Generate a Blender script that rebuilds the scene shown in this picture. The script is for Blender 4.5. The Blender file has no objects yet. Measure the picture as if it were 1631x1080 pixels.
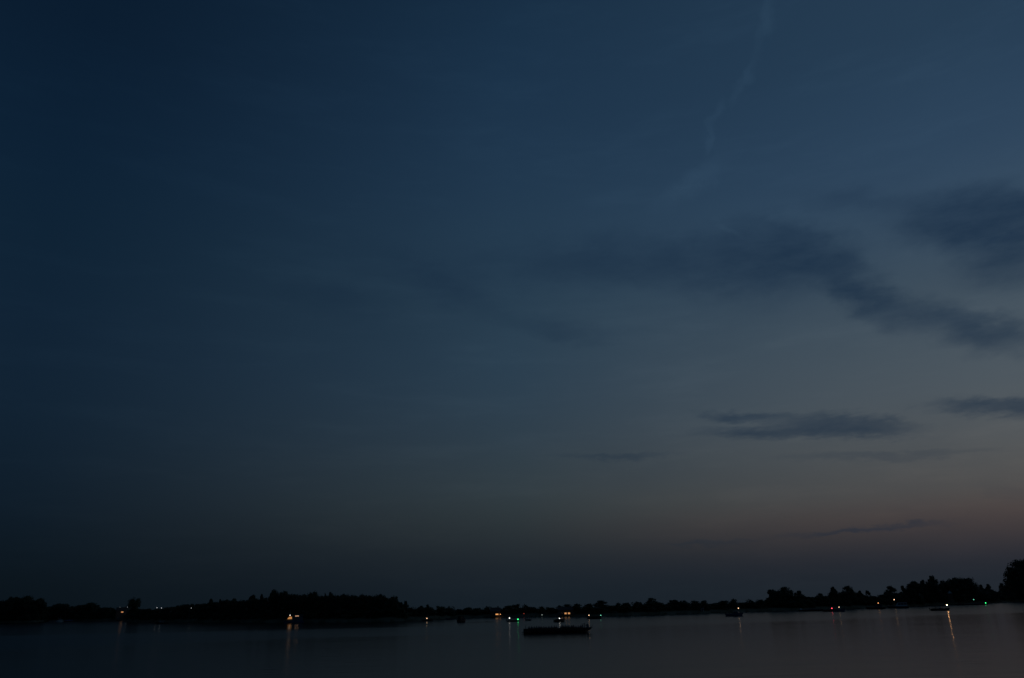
import bpy, bmesh, math, random
from mathutils import Vector, Matrix, noise as mnoise
random.seed(7)
R = math.radians
scene = bpy.context.scene
COL = scene.collection

# ------------------------------------------------------------------ camera
F, CX, CY = 1250.0, 815.5, 540.0          # focal length and centre in photograph pixels
CAM_H, HORIZON, ROLL = 7.8, 960.0, R(1.3)
PITCH = math.atan((HORIZON - CY) / F)
_f = Vector((0, math.cos(PITCH), math.sin(PITCH)))
_r0, _u0 = Vector((1, 0, 0)), Vector((0, -math.sin(PITCH), math.cos(PITCH)))
_r = _r0 * math.cos(ROLL) - _u0 * math.sin(ROLL)
_u = _u0 * math.cos(ROLL) + _r0 * math.sin(ROLL)
EYE = Vector((0, 0, CAM_H))
cam_d = bpy.data.cameras.new('camera')
cam = bpy.data.objects.new('camera', cam_d)
COL.objects.link(cam)
cam.matrix_world = Matrix(((_r.x, _u.x, -_f.x, EYE.x), (_r.y, _u.y, -_f.y, EYE.y), (_r.z, _u.z, -_f.z, EYE.z), (0, 0, 0, 1)))
cam_d.sensor_width = 36
cam_d.lens = F / 1631 * 36
cam_d.clip_start, cam_d.clip_end = 0.5, 40000
scene.camera = cam
scene.view_settings.view_transform = 'Standard'
scene.view_settings.look = 'None'
scene.view_settings.exposure = 0
scene.view_settings.gamma = 1
scene.cycles.use_denoising = True
scene.cycles.max_bounces = 6
scene.cycles.sample_clamp_indirect = 4

def ray(px, py):
    return (_r * (px - CX) + _u * (CY - py) + _f * F).normalized()
def azel(px, py):
    d = ray(px, py)
    return math.degrees(math.atan2(d.x, d.y)), math.degrees(math.asin(d.z))
def on_water(px, py, z=0.0):
    d = ray(px, py)
    return EYE + d * ((z - EYE.z) / d.z)
def at_range(px, py, rng):
    """point on the pixel's ray at horizontal distance rng"""
    d = ray(px, py)
    return EYE + d * (rng / math.hypot(d.x, d.y))

# ------------------------------------------------------------------ sky
def lin(c):
    return tuple(((v / 255) / 12.92 if v / 255 <= 0.04045 else ((v / 255 + 0.055) / 1.055) ** 2.4) for v in c) + (1,)

world = bpy.data.worlds.new('World')
scene.world = world
world.use_nodes = True
nt = world.node_tree
nt.nodes.clear()
def N(t, **kw):
    n = nt.nodes.new(t)
    for k, v in kw.items():
        setattr(n, k, v)
    return n
def S(sock, v):
    if hasattr(v, 'is_linked') or hasattr(v, 'links'):
        nt.links.new(v, sock)
    else:
        sock.default_value = v
def M(op, a, b=0.0, c=None, clamp=False):
    n = N('ShaderNodeMath', operation=op, use_clamp=clamp)
    S(n.inputs[0], a); S(n.inputs[1], b)
    if c is not None: S(n.inputs[2], c)
    return n.outputs[0]
def mixc(f, a, b, blend='MIX'):
    n = N('ShaderNodeMix', data_type='RGBA', blend_type=blend)
    S(n.inputs[0], f); S(n.inputs[6], a); S(n.inputs[7], b)
    return n.outputs[2]
def smooth(v, lo, hi, a=0.0, b=1.0):
    n = N('ShaderNodeMapRange', interpolation_type='SMOOTHSTEP')
    S(n.inputs[0], v); n.inputs[1].default_value = lo; n.inputs[2].default_value = hi
    n.inputs[3].default_value = a; n.inputs[4].default_value = b
    return n.outputs[0]

tc = N('ShaderNodeTexCoord')
nrm = N('ShaderNodeVectorMath', operation='NORMALIZE')
nt.links.new(tc.outputs['Generated'], nrm.inputs[0])
sep = N('ShaderNodeSeparateXYZ')
nt.links.new(nrm.outputs[0], sep.inputs[0])
az = M('MULTIPLY', M('ARCTAN2', sep.outputs[0], sep.outputs[1]), 180 / math.pi)
el = M('MULTIPLY', M('ARCSINE', sep.outputs[2]), 180 / math.pi)
SUN_AZ = 62.0                                   # where the sun went down, right of the frame
near_sun = M('ADD', M('MULTIPLY', M('COSINE', M('MULTIPLY', M('SUBTRACT', az, SUN_AZ), math.pi / 180)), 0.5), 0.5)
def fs(a):
    return 0.5 + 0.5 * math.cos(R(a - SUN_AZ))

EMAX = 60.0
COLS = {  # twilight colours by elevation, read at three azimuths
 'away':   (30,  [(0, (11,29,48)), (200, (13,33,53)), (350, (15,35,53)), (500, (17,35,53)), (650, (18,35,51)), (800, (15,28,40)), (900, (12,22,30)), (955, (10,19,26))]),
 'middle': (810, [(0, (24,47,69)), (150, (28,51,74)), (300, (33,56,78)), (420, (38,60,79)), (500, (41,62,79)), (600, (43,63,80)), (700, (47,62,74)), (780, (50,61,67)), (830, (45,53,57)), (880, (34,41,47)), (920, (27,35,43)), (950, (23,32,40))]),
 'sunset': (1600, [(0, (38,61,83)), (200, (46,69,93)), (320, (55,76,96)), (450, (68,83,95)), (600, (78,88,96)), (700, (84,87,89)), (770, (84,82,80)), (810, (78,68,66)), (850, (58,54,57)), (885, (41,43,51)), (920, (33,39,47))]),
}
enorm = M('DIVIDE', el, EMAX, clamp=True)
def column(key):
    x, pts = COLS[key]
    n = N('ShaderNodeValToRGB')
    cr = n.color_ramp
    cr.interpolation = 'B_SPLINE'
    es = sorted((max(0.0, azel(x, y)[1]) / EMAX, lin(c)) for y, c in pts)
    top = es[-1][1]
    es.append((0.95, tuple(v * 0.72 for v in top[:3]) + (1,)))
    cr.elements[0].position, cr.elements[0].color = es[0]
    cr.elements[1].position, cr.elements[1].color = es[-1]
    for p, c in es[1:-1]:
        e = cr.elements.new(p); e.color = c
    nt.links.new(enorm, n.inputs[0])
    return n.outputs[0]
ca, cm, cs = column('away'), column('middle'), column('sunset')
def lerp_between(a0, a1):
    n = N('ShaderNodeMapRange')
    S(n.inputs[0], near_sun); n.inputs[1].default_value = fs(a0); n.inputs[2].default_value = fs(a1)
    return n.outputs[0]
AZ_L, AZ_M, AZ_R = azel(30, 600)[0], azel(810, 600)[0], azel(1600, 600)[0]
sky = mixc(M('POWER', lerp_between(AZ_L, AZ_M), 1.35), ca, cm)
sky = mixc(M('POWER', lerp_between(AZ_M, AZ_R), 1.2), sky, cs)

# clouds: dusk-dark stratus drawn out along the wind, broken up by noise
comb = N('ShaderNodeCombineXYZ')
nt.links.new(az, comb.inputs[0]); nt.links.new(el, comb.inputs[1])
def fbm(sx, sy, scale, detail, seed, rough=0.55):
    mp = N('ShaderNodeMapping')
    mp.inputs['Scale'].default_value = (sx, sy, 1); mp.inputs['Location'].default_value = (seed, seed * 0.7, seed * 1.3)
    nt.links.new(comb.outputs[0], mp.inputs[0])
    n = N('ShaderNodeTexNoise')
    n.inputs['Scale'].default_value = scale; n.inputs['Detail'].default_value = detail; n.inputs['Roughness'].default_value = rough
    nt.links.new(mp.outputs[0], n.inputs['Vector'])
    return n
def warped(amt_x, amt_y, sx, sy, seed, detail=5, base=None):
    n = fbm(sx, sy, 1.0, detail, seed)
    s = N('ShaderNodeVectorMath', operation='SUBTRACT'); nt.links.new(n.outputs['Color'], s.inputs[0]); s.inputs[1].default_value = (.5, .5, .5)
    m = N('ShaderNodeVectorMath', operation='MULTIPLY'); nt.links.new(s.outputs[0], m.inputs[0]); m.inputs[1].default_value = (amt_x, amt_y, 0)
    a = N('ShaderNodeVectorMath', operation='ADD'); nt.links.new(base or comb.outputs[0], a.inputs[0]); nt.links.new(m.outputs[0], a.inputs[1])
    return a.outputs[0]
W_BIG = warped(6, 3.2, 0.12, 0.25, 3.1, 7)
W_FINE = warped(4, 1.5, 0.22, 0.8, 9.4, 7)
W_FINE = warped(2.6, 0.75, 0.9, 2.6, 17.0, 6, W_FINE)
W_BIG = warped(2.6, 1.5, 0.5, 0.9, 41.0, 6, W_BIG)
def blob(wv, p0, p1, half, strength, inner=0.15):
    """elongated patch from pixel p0 to p1, half = half thickness in pixels"""
    a0, a1 = Vector(azel(*p0)), Vector(azel(*p1))
    c, d = (a0 + a1) / 2, (a1 - a0)
    mp = N('ShaderNodeMapping', vector_type='TEXTURE')
    mp.inputs['Location'].default_value = (c.x, c.y, 0)
    mp.inputs['Rotation'].default_value = (0, 0, math.atan2(d.y, d.x))
    mp.inputs['Scale'].default_value = (d.length / 2, half * 0.042, 1)
    nt.links.new(wv, mp.inputs[0])
    ln = N('ShaderNodeVectorMath', operation='LENGTH'); nt.links.new(mp.outputs[0], ln.inputs[0])
    return smooth(ln.outputs['Value'], inner, 1.0, strength, 0.0)
def union(vals):
    keep = None
    for v in vals:
        k = M('SUBTRACT', 1.0, v)
        keep = k if keep is None else M('MULTIPLY', keep, k)
    return M('SUBTRACT', 1.0, keep)
big = union([
    blob(W_BIG, (640, 395), (1400, 398), 78, .72, 0),
    blob(W_BIG, (980, 440), (1440, 400), 92, .8, 0),
    blob(W_BIG, (1130, 385), (1400, 415), 66, .75, .1),
    blob(W_BIG, (1250, 375), (1520, 560), 56, .9, .05),
    blob(W_BIG, (1380, 515), (1800, 552), 40, .8, .05),
    blob(W_BIG, (1370, 465), (1660, 548), 38, .75, 0),
    blob(W_BIG, (1340, 348), (1950, 340), 74, .95, .3),
    blob(W_BIG, (1440, 400), (1800, 420), 70, .7, 0),
    blob(W_BIG, (1220, 318), (1500, 318), 34, .4, 0),
    blob(W_BIG, (560, 390), (850, 505), 54, .52, 0),
    blob(W_BIG, (740, 490), (1060, 548), 28, .42, 0),
    blob(W_BIG, (380, 450), (680, 490), 50, .36, 0),
])
fine = union([
    blob(W_FINE, (1075, 662), (1300, 660), 14, .8),
    blob(W_FINE, (1060, 688), (1500, 682), 18, .9),
    blob(W_FINE, (1260, 668), (1520, 690), 20, .55),
    blob(W_FINE, (1190, 670), (1480, 676), 24, .75),
    blob(W_FINE, (1440, 645), (1800, 652), 21, .95),
    blob(W_FINE, (840, 728), (1120, 722), 9, .42),
    blob(W_FINE, (1180, 728), (1660, 716), 11, .3),
    blob(W_FINE, (1200, 858), (1570, 829), 8, .65),
    blob(W_FINE, (1030, 868), (1240, 858), 7, .4),
    blob(W_FINE, (1540, 770), (1680, 800), 22, .12),
])
veil = fbm(0.05, 0.13, 1.0, 6, 21.0, 0.5).outputs['Fac']                  # thin broken veil over the whole sky
veil2 = fbm(0.10, 0.55, 1.0, 7, 5.0, 0.6).outputs['Fac']
tex = fbm(0.35, 1.1, 1.0, 7, 14.0, 0.6).outputs['Fac']
cover = M('MULTIPLY', M('ADD', big, fine, clamp=True), M('ADD', M('MULTIPLY', smooth(tex, .25, .75), 0.34), 0.78), clamp=True)
cover = M('ADD', M('MULTIPLY', cover, 0.85), M('MULTIPLY', smooth(veil, 0.48, 0.75), 0.14), clamp=True)
shade = mixc(0.55, sky, (0.0085, 0.024, 0.052, 1))
dark_tint = mixc(1.0, sky, (0.42, 0.52, 0.66, 1), 'MULTIPLY')
cloud_c = mixc(0.45, dark_tint, (0.012, 0.030, 0.058, 1))
nt.nodes.remove(shade.node)
# the unbroken blue away from the sunset keeps its own darkness: cloud never brightens it
cl = N('ShaderNodeMix', data_type='RGBA', blend_type='DARKEN'); cl.inputs[0].default_value = 1
nt.links.new(sky, cl.inputs[6]); nt.links.new(cloud_c, cl.inputs[7])
sky2 = mixc(cover, sky, cl.outputs[2])
# fading vapour trail and faint lit wisps, slightly brighter than the blue
W_TRAIL = warped(2.2, 2.2, 0.5, 0.5, 30.0, 6)
trail = union([blob(W_TRAIL, a, b, w, s, 0.0) for a, b, w, s in [
    ((1238, -60), (1206, 100), 17, .8), ((1218, 60), (1160, 185), 15, .7), ((1160, 150), (1118, 220), 14, .5),
    ((1133, 190), (1122, 262), 13, .7), ((1190, 235), (1010, 350), 28, .7), ((1130, 350), (1200, 385), 9, .6)]])
wisp = M('ADD', M('MULTIPLY', M('MULTIPLY', trail, M('ADD', tex, 0.3)), 0.4), M('MULTIPLY', smooth(veil2, 0.45, 0.75), 0.13))
sky3 = mixc(1.0, sky2, mixc(wisp, (1, 1, 1, 1), (1.9, 1.7, 1.55, 1)), 'MULTIPLY')
bg = N('ShaderNodeBackground')
nt.links.new(sky3, bg.inputs[0]); bg.inputs[1].default_value = 1.0
out = N('ShaderNodeOutputWorld')
nt.links.new(bg.outputs[0], out.inputs[0])
world.cycles.sampling_method = 'MANUAL'
world.cycles.sample_map_resolution = 512

# ------------------------------------------------------------------ materials
MATS = {}
def mat(name, col, rough=0.7, var=0.25, scale=6.0, metal=0.0, col2=None):
    if name in MATS: return MATS[name]
    m = bpy.data.materials.new(name); m.use_nodes = True
    t = m.node_tree; b = t.nodes['Principled BSDF']
    b.inputs['Roughness'].default_value = rough; b.inputs['Metallic'].default_value = metal
    co = t.nodes.new('ShaderNodeTexCoord'); nz = t.nodes.new('ShaderNodeTexNoise')
    nz.inputs['Scale'].default_value = scale; nz.inputs['Detail'].default_value = 5
    t.links.new(co.outputs['Object'], nz.inputs['Vector'])
    mx = t.nodes.new('ShaderNodeMix'); mx.data_type = 'RGBA'
    c2 = col2 or tuple(v * (1 + var) for v in col); c1 = tuple(v * (1 - var) for v in col)
    mx.inputs[6].default_value = tuple(c1) + (1,); mx.inputs[7].default_value = tuple(min(1, v) for v in c2) + (1,)
    t.links.new(nz.outputs['Fac'], mx.inputs[0]); t.links.new(mx.outputs[2], b.inputs['Base Color'])
    MATS[name] = m
    return m
def glow(name, col, strength):
    if name in MATS: return MATS[name]
    m = bpy.data.materials.new(name); m.use_nodes = True
    t = m.node_tree; b = t.nodes['Principled BSDF']
    b.inputs['Base Color'].default_value = (.6, .6, .6, 1)
    b.inputs['Emission Color'].default_value = tuple(col) + (1,)
    b.inputs['Emission Strength'].default_value = strength
    MATS[name] = m
    return m
LEAF = [mat('leaf_a', (.045, .065, .022), .75, .4, 1.0), mat('leaf_b', (.05, .06, .028), .75, .4, 1.0), mat('leaf_c', (.035, .055, .025), .75, .4, 1.0)]
BARK = mat('bark', (.06, .045, .033), .9, .4, 12)
GRASS = mat('bank_grass', (.085, .08, .042), .95, .5, 0.05)
REED = mat('reed', (.09, .085, .04), .9, .3, 2)
HULL_DARK = mat('hull_dark_paint', (.02, .022, .028), .35, .3, 2)
HULL_BLUE = mat('hull_blue_paint', (.05, .10, .18), .3, .25, 2)
HULL_WHITE = mat('hull_white_gelcoat', (.55, .56, .56), .35, .1, 2)
HULL_GREY = mat('hull_grey_paint', (.16, .17, .18), .4, .2, 2)
HULL_RED = mat('hull_red_paint', (.14, .03, .025), .4, .2, 2)
DECK = mat('deck_planks', (.16, .12, .08), .7, .3, 5)
GLASS = mat('dark_glass', (.015, .02, .025), .08, .1, 2)
CANVAS_BLUE = mat('blue_canvas', (.02, .05, .13), .85, .25, 4)
CANVAS_DARK = mat('dark_canvas', (.025, .027, .03), .9, .3, 4)
CANVAS_TEAL = mat('teal_canvas', (.02, .09, .12), .85, .25, 4)
METAL = mat('galvanised_metal', (.3, .31, .32), .4, .15, 8, .8)
MOTOR = mat('motor_black', (.015, .015, .017), .35, .2, 4)
BRICK = mat('brick_wall', (.19, .10, .075), .9, .3, 20)
RENDER_W = mat('pale_render', (.74, .73, .7), .9, .15, 8)
TILE = mat('roof_tile', (.08, .05, .042), .85, .3, 15)
WOOD = mat('weathered_wood', (.13, .10, .075), .9, .35, 6)
SKIN = mat('skin', (.42, .27, .2), .6, .1, 6)
HAIR = mat('hair', (.03, .022, .016), .7, .3, 10)
CLOTHS = [mat('cloth_navy', (.02, .025, .05), .9), mat('cloth_charcoal', (.04, .04, .042), .9), mat('cloth_maroon', (.09, .022, .025), .9), mat('cloth_olive', (.05, .055, .03), .9)]
TROUSER = mat('trousers', (.03, .033, .045), .9)

# ------------------------------------------------------------------ helpers
def tag(o, label=None, cat=None, group=None, kind=None):
    if label: o['label'] = label
    if cat: o['category'] = cat
    if group: o['group'] = group
    if kind: o['kind'] = kind
    return o
def empty(name, loc, rz=0.0):
    o = bpy.data.objects.new(name, None)
    o.empty_display_size = 0.5
    COL.objects.link(o); o.location = loc; o.rotation_euler = (0, 0, rz)
    return o
def mesh_obj(name, me, parent=None, m=None):
    o = bpy.data.objects.new(name, me)
    COL.objects.link(o)
    if parent is not None: o.parent = parent
    if m is not None and not me.materials: me.materials.append(m)
    return o
class MB:
    def __init__(s): s.v, s.f = [], []
    def box(s, x0, x1, y0, y1, z0, z1):
        b = len(s.v)
        s.v += [(x0,y0,z0),(x1,y0,z0),(x1,y1,z0),(x0,y1,z0),(x0,y0,z1),(x1,y0,z1),(x1,y1,z1),(x0,y1,z1)]
        s.f += [tuple(b+i for i in q) for q in ((0,3,2,1),(4,5,6,7),(0,1,5,4),(1,2,6,5),(2,3,7,6),(3,0,4,7))]
        return s
    def taper(s, bot, top, z0, z1):
        b = len(s.v)
        for (x0,x1,y0,y1), z in ((bot,z0),(top,z1)):
            s.v += [(x0,y0,z),(x1,y0,z),(x1,y1,z),(x0,y1,z)]
        s.f += [tuple(b+i for i in q) for q in ((0,3,2,1),(4,5,6,7),(0,1,5,4),(1,2,6,5),(2,3,7,6),(3,0,4,7))]
        return s
    def tube(s, p0, p1, r0, r1=None, n=6):
        r1 = r0 if r1 is None else r1
        p0, p1 = Vector(p0), Vector(p1); d = (p1-p0).normalized()
        a = d.orthogonal().normalized(); c = d.cross(a); b = len(s.v)
        for p, r in ((p0,r0),(p1,r1)):
            for k in range(n):
                t = 2*math.pi*k/n
                s.v.append(tuple(p + (a*math.cos(t)+c*math.sin(t))*r))
        for k in range(n):
            s.f.append((b+k, b+(k+1)%n, b+n+(k+1)%n, b+n+k))
        s.f.append(tuple(b+k for k in reversed(range(n)))); s.f.append(tuple(b+n+k for k in range(n)))
        return s
    def path(s, pts, r, n=5):
        for a, b in zip(pts[:-1], pts[1:]): s.tube(a, b, r, r, n)
        return s
    def loft(s, rings, closed=True, cap=True):
        b = len(s.v); n = len(rings[0])
        for ring in rings: s.v += [tuple(p) for p in ring]
        for i in range(len(rings)-1):
            for k in range(n if closed else n-1):
                s.f.append((b+i*n+k, b+i*n+(k+1)%n, b+(i+1)*n+(k+1)%n, b+(i+1)*n+k))
        if cap:
            s.f.append(tuple(b+k for k in reversed(range(n)))); s.f.append(tuple(b+(len(rings)-1)*n+k for k in range(n)))
        return s
    def mesh(s, name):
        me = bpy.data.meshes.new(name); me.from_pydata(s.v, [], s.f); me.update()
        return me
    def build(s, name, m, parent=None, smooth=False):
        me = s.mesh(name); me.materials.append(m)
        if smooth:
            for p in me.polygons: p.use_smooth = True
        return mesh_obj(name, me, parent)
_ball = {}
def ball_mesh(r, m):
    k = (round(r, 3), m.name)
    if k not in _ball:
        bm = bmesh.new(); bmesh.ops.create_icosphere(bm, subdivisions=2, radius=r)
        me = bpy.data.meshes.new('lamp'); bm.to_mesh(me); bm.free(); me.materials.append(m)
        _ball[k] = me
    return _ball[k]

# ------------------------------------------------------------------ ground and water
SHORE = [(-260, 994), (-120, 993), (0, 992), (60, 991), (76, 989.2), (202, 988.6), (209, 991), (300, 991.2), (420, 991.8), (540, 991.2), (620, 990.2), (655, 989),
         (690, 987), (722, 984.8), (770, 983.8), (850, 983), (930, 982.2), (1000, 981.3), (1100, 978), (1200, 974.6), (1300, 972), (1400, 968.2), (1500, 963.3), (1560, 961), (1631, 957.6), (1720, 953.5), (1860, 948)]
_sh = []
for x, y in SHORE:
    p = on_water(x, y); _sh.append((math.degrees(math.atan2(p.x, p.y)), math.hypot(p.x, p.y)))
def shore_r(a):
    a = (a + 180) % 360 - 180
    if a <= _sh[0][0]:
        t = min(1, (_sh[0][0] - a) / 120); r = _sh[0][1] * (1 - t) + 260 * t
    elif a >= _sh[-1][0]:
        t = min(1, (a - _sh[-1][0]) / 120); r = _sh[-1][1] * (1 - t) + 260 * t
    else:
        for (a0, r0), (a1, r1) in zip(_sh[:-1], _sh[1:]):
            if a0 <= a <= a1:
                r = r0 + (r1 - r0) * (a - a0) / (a1 - a0); break
    return r + 2.5 * mnoise.noise(Vector((a * 1.7, 3.1, 0))) + 1.2 * mnoise.noise(Vector((a * 6, 9.1, 0)))
PROF = [(-60, -2.6), (-10, -1.0), (-3, -.3), (0, 0), (2.5, .5), (7, 1.3), (14, 2.1), (40, 2.4), (110, 2.4), (400, -1.2), (1500, -15), (6000, -66), (20000, -225)]
def bank_z(off):
    for (o0, z0), (o1, z1) in zip(PROF[:-1], PROF[1:]):
        if off <= o1: return z0 + (z1 - z0) * (max(off, o0) - o0) / (o1 - o0)
    return 1.6
def polar(a, r):
    return r * math.sin(R(a)), r * math.cos(R(a))
angs = []
a = -180.0
while a < 180 - 1e-6:
    angs.append(a); a += 0.25 if -44 <= a < 46 else 3.0
vs, fs_ = [], []
INNER = [(0.6, 6.2), (9, 6.15), (14, 5.9), (32, -1.0), (60, -2.6)]
NR = len(INNER) + len(PROF)
for a in angs:
    r = shore_r(a)
    for rr, z in INNER:
        vs.append((*polar(a, rr), z))
    for off, z in PROF:
        bump = (0.12 * mnoise.noise(Vector((a * 3, off * .05, 1))) if 0 < off < 500 else 0)
        vs.append((*polar(a, r + off), z + bump))
n = len(angs)
for i in range(n):
    j = (i + 1) % n
    for k in range(NR - 1):
        fs_.append((i*NR+k, i*NR+k+1, j*NR+k+1, j*NR+k))
fs_.append(tuple(i*NR for i in range(n)))
me = bpy.data.meshes.new('ground'); me.from_pydata(vs, [], fs_); me.update()
ground = mesh_obj('ground', me, None, GRASS); tag(ground, 'low dark grassy bank around the lake', kind='structure')

wm = bpy.data.materials.new('lake_water'); wm.use_nodes = True
nt = wm.node_tree
bsdf = nt.nodes['Principled BSDF']
geo = N('ShaderNodeNewGeometry')
sp = N('ShaderNodeSeparateXYZ'); nt.links.new(geo.outputs['Position'], sp.inputs[0])
def wnoise(sx, sy, seed, detail=4):
    mp = N('ShaderNodeMapping'); mp.inputs['Scale'].default_value = (sx, sy, 1); mp.inputs['Location'].default_value = (seed, seed, 0)
    nt.links.new(geo.outputs['Position'], mp.inputs[0])
    nz = N('ShaderNodeTexNoise'); nz.inputs['Scale'].default_value = 1; nz.inputs['Detail'].default_value = detail
    nt.links.new(mp.outputs[0], nz.inputs['Vector']); return nz.outputs['Fac']
wob = M('MULTIPLY', M('SUBTRACT', wnoise(.012, .02, 4.0, 5), .5), 34)
line = M('ADD', M('SUBTRACT', sp.outputs[1], M('MULTIPLY', sp.outputs[0], 0.42)), wob)
ripple = smooth(line, 222, 262)                                  # wind-ruffled lane beyond the calm foreground
lee = M('MULTIPLY', smooth(M('ADD', sp.outputs[1], wob), 300, 326), smooth(sp.outputs[0], -5, -60))
ripple = M('MULTIPLY', ripple, M('SUBTRACT', 1.0, lee))
cats = wnoise(.02, .035, 11.0, 5)
sl = on_water(766, 991)
sm = N('ShaderNodeMapping', vector_type='TEXTURE'); sm.inputs['Location'].default_value = (sl.x, sl.y, 0); sm.inputs['Scale'].default_value = (8, 22, 1)
nt.links.new(geo.outputs['Position'], sm.inputs[0])
sln = N('ShaderNodeVectorMath', operation='LENGTH'); nt.links.new(sm.outputs[0], sln.inputs[0])
ripple = M('MULTIPLY', ripple, smooth(sln.outputs['Value'], .5, 1.1))   # small calm slick
ripple = M('MULTIPLY', ripple, M('ADD', 0.75, M('MULTIPLY', cats, 0.5)))
lanes = wnoise(.016, .3, 31.0, 6)
rough = M('ADD', M('ADD', M('ADD', 0.122, M('MULTIPLY', M('SUBTRACT', lanes, .5), 0.13)), M('MULTIPLY', M('SUBTRACT', cats, .5), 0.05)), M('MULTIPLY', ripple, 0.07))
bsdf.inputs['Base Color'].default_value = (.006, .010, .013, 1)
bsdf.inputs['IOR'].default_value = 1.115
nt.links.new(rough, bsdf.inputs['Roughness'])
bp = N('ShaderNodeBump'); bp.inputs['Strength'].default_value = 0.15; bp.inputs['Distance'].default_value = 0.3
nt.links.new(wnoise(.07, .55, 51.0, 3), bp.inputs['Height'])               # low swell left by the passing boats
nt.links.new(bp.outputs[0], bsdf.inputs['Normal'])
me = bpy.data.meshes.new('water')
me.from_pydata([(0, 0, 0)] + [(*polar(a, shore_r(a) + 30), 0) for a in angs], [], [(0, (i+1) % n + 1, i + 1) for i in range(n)]); me.update()
water = mesh_obj('water', me, None, wm); tag(water, 'still dark lake water reflecting the dusk sky', kind='structure')

# ------------------------------------------------------------------ trees
def leafy(name, shape, nleaf, seed, leaf=.045, m=None):
    """crown of small leaf faces gathered in clumps; unit height, base z=0, top z=1"""
    rnd = random.Random(seed); v, f = [], []
    clumps = []
    tries = 0
    while len(clumps) < shape['clumps'] and tries < 4000:
        tries += 1
        z = rnd.uniform(shape['z0'], 1.0 - shape['cr'] * .5); t = (z - shape['z0']) / (1 - shape['z0'])
        rad = shape['prof'](t) * 0.5
        a = rnd.uniform(0, 2*math.pi); q = math.sqrt(rnd.random())
        cr = shape['cr'] * rnd.uniform(.6, 1.25)
        rr = max(0, rad - cr * .55) * q
        zz = z
        clumps.append((Vector((rr*math.cos(a), rr*math.sin(a), zz)), cr))
    for i in range(nleaf):
        c, cr = clumps[i % len(clumps)]
        d = Vector((rnd.gauss(0,1), rnd.gauss(0,1), rnd.gauss(0,1))).normalized()
        p = c + d * cr * (rnd.random() ** .45)
        nn = (d + Vector((rnd.gauss(0,.6), rnd.gauss(0,.6), rnd.gauss(0,.6)))).normalized()
        u = nn.orthogonal().normalized(); u.rotate(Matrix.Rotation(rnd.uniform(0, 6.28), 3, nn)); w = nn.cross(u)
        s = leaf * rnd.uniform(.6, 1.3); b = len(v)
        v += [tuple(p - u*s), tuple(p - w*s*.5 + nn*s*.15), tuple(p + u*s), tuple(p + w*s*.5)]
        f.append((b, b+1, b+2, b+3))
    # fill the unit box: top at 1, the bulk of the leaves within half a unit of the axis
    zt = sorted(q[2] for q in v)[int(len(v) * .997)]
    hw = sorted(max(abs(q[0]), abs(q[1])) for q in v)[int(len(v) * .975)]
    v = [(q[0] * .5 / hw, q[1] * .5 / hw, q[2] / zt) for q in v]
    clumps = [(Vector((c.x * .5 / hw, c.y * .5 / hw, c.z / zt)), r) for c, r in clumps]
    me = bpy.data.meshes.new(name); me.from_pydata(v, [], f); me.materials.append(m); me.update()
    return me, clumps
def trunk_mesh(clumps, z0, seed, thick=.022):
    rnd = random.Random(seed); mb = MB()
    top = max(c.z for c, _ in clumps) * .85
    pts = [Vector((0, 0, -.01)), Vector((rnd.uniform(-.01,.01), rnd.uniform(-.01,.01), z0)), Vector((rnd.uniform(-.02,.02), rnd.uniform(-.02,.02), (z0+top)/2)), Vector((0, 0, top))]
    rad = [thick*1.35, thick, thick*.6, thick*.15]
    for i in range(3): mb.tube(pts[i], pts[i+1], rad[i], rad[i+1], 8)
    for c, cr in rnd.sample(clumps, min(9, len(clumps))):
        h = max(z0, min(c.z - .12, top*.8)); t = h / top
        mb.tube((0, 0, h), c, thick*.5*(1-t*.6), thick*.12, 5)
    return mb.mesh('trunk')
rnd_ = lambda t: math.sin(math.pi * min(1, max(0, .08 + .9*t))) ** .6
SHAPES = {
 'round':    dict(z0=.10, prof=lambda t: (max(0, 1-((t-.35)/.65)**2))**.5 if t > .35 else .82+.18*t/.35, cr=.11, clumps=95),
 'wide':     dict(z0=.10, prof=lambda t: (1-t**3)**.5 * (.75+.25*min(1,t*4)), cr=.13, clumps=42),
 'upright':  dict(z0=.10, prof=lambda t: (math.sin(math.pi*(.15+.8*t)))**.5, cr=.10, clumps=40),
 'pointed':  dict(z0=.06, prof=lambda t: (1-t)**.62, cr=.09, clumps=80),
 'ragged':   dict(z0=.12, prof=lambda t: ((1-t**2.5)**.5)*(.78+.22*math.sin(t*9)), cr=.10, clumps=60),
 'column':   dict(z0=.05, prof=lambda t: .95 if t < .8 else .95-.9*(t-.8), cr=.12, clumps=120),
}
PROTO = {}
for i, (k, sh) in enumerate(SHAPES.items()):
    for q in range(2):
        cme, cl_ = leafy('crown', sh, 4800, 50 + i*10 + q, .034, LEAF[(i+q) % 3])
        tme = trunk_mesh(cl_, max(.14, sh['z0']), 77 + i + q); tme.materials.append(BARK)
        PROTO[(k, q)] = (cme, tme)
BUSH = []
for q in range(4):
    cme, cl_ = leafy('foliage', dict(z0=.02, prof=lambda t: (1-t*t)**.5, cr=.26, clumps=16), 700, 300+q, .085, LEAF[q % 3])
    tme = trunk_mesh(cl_, .12, 400+q, .03); tme.materials.append(BARK)
    BUSH.append((cme, tme))

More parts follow.
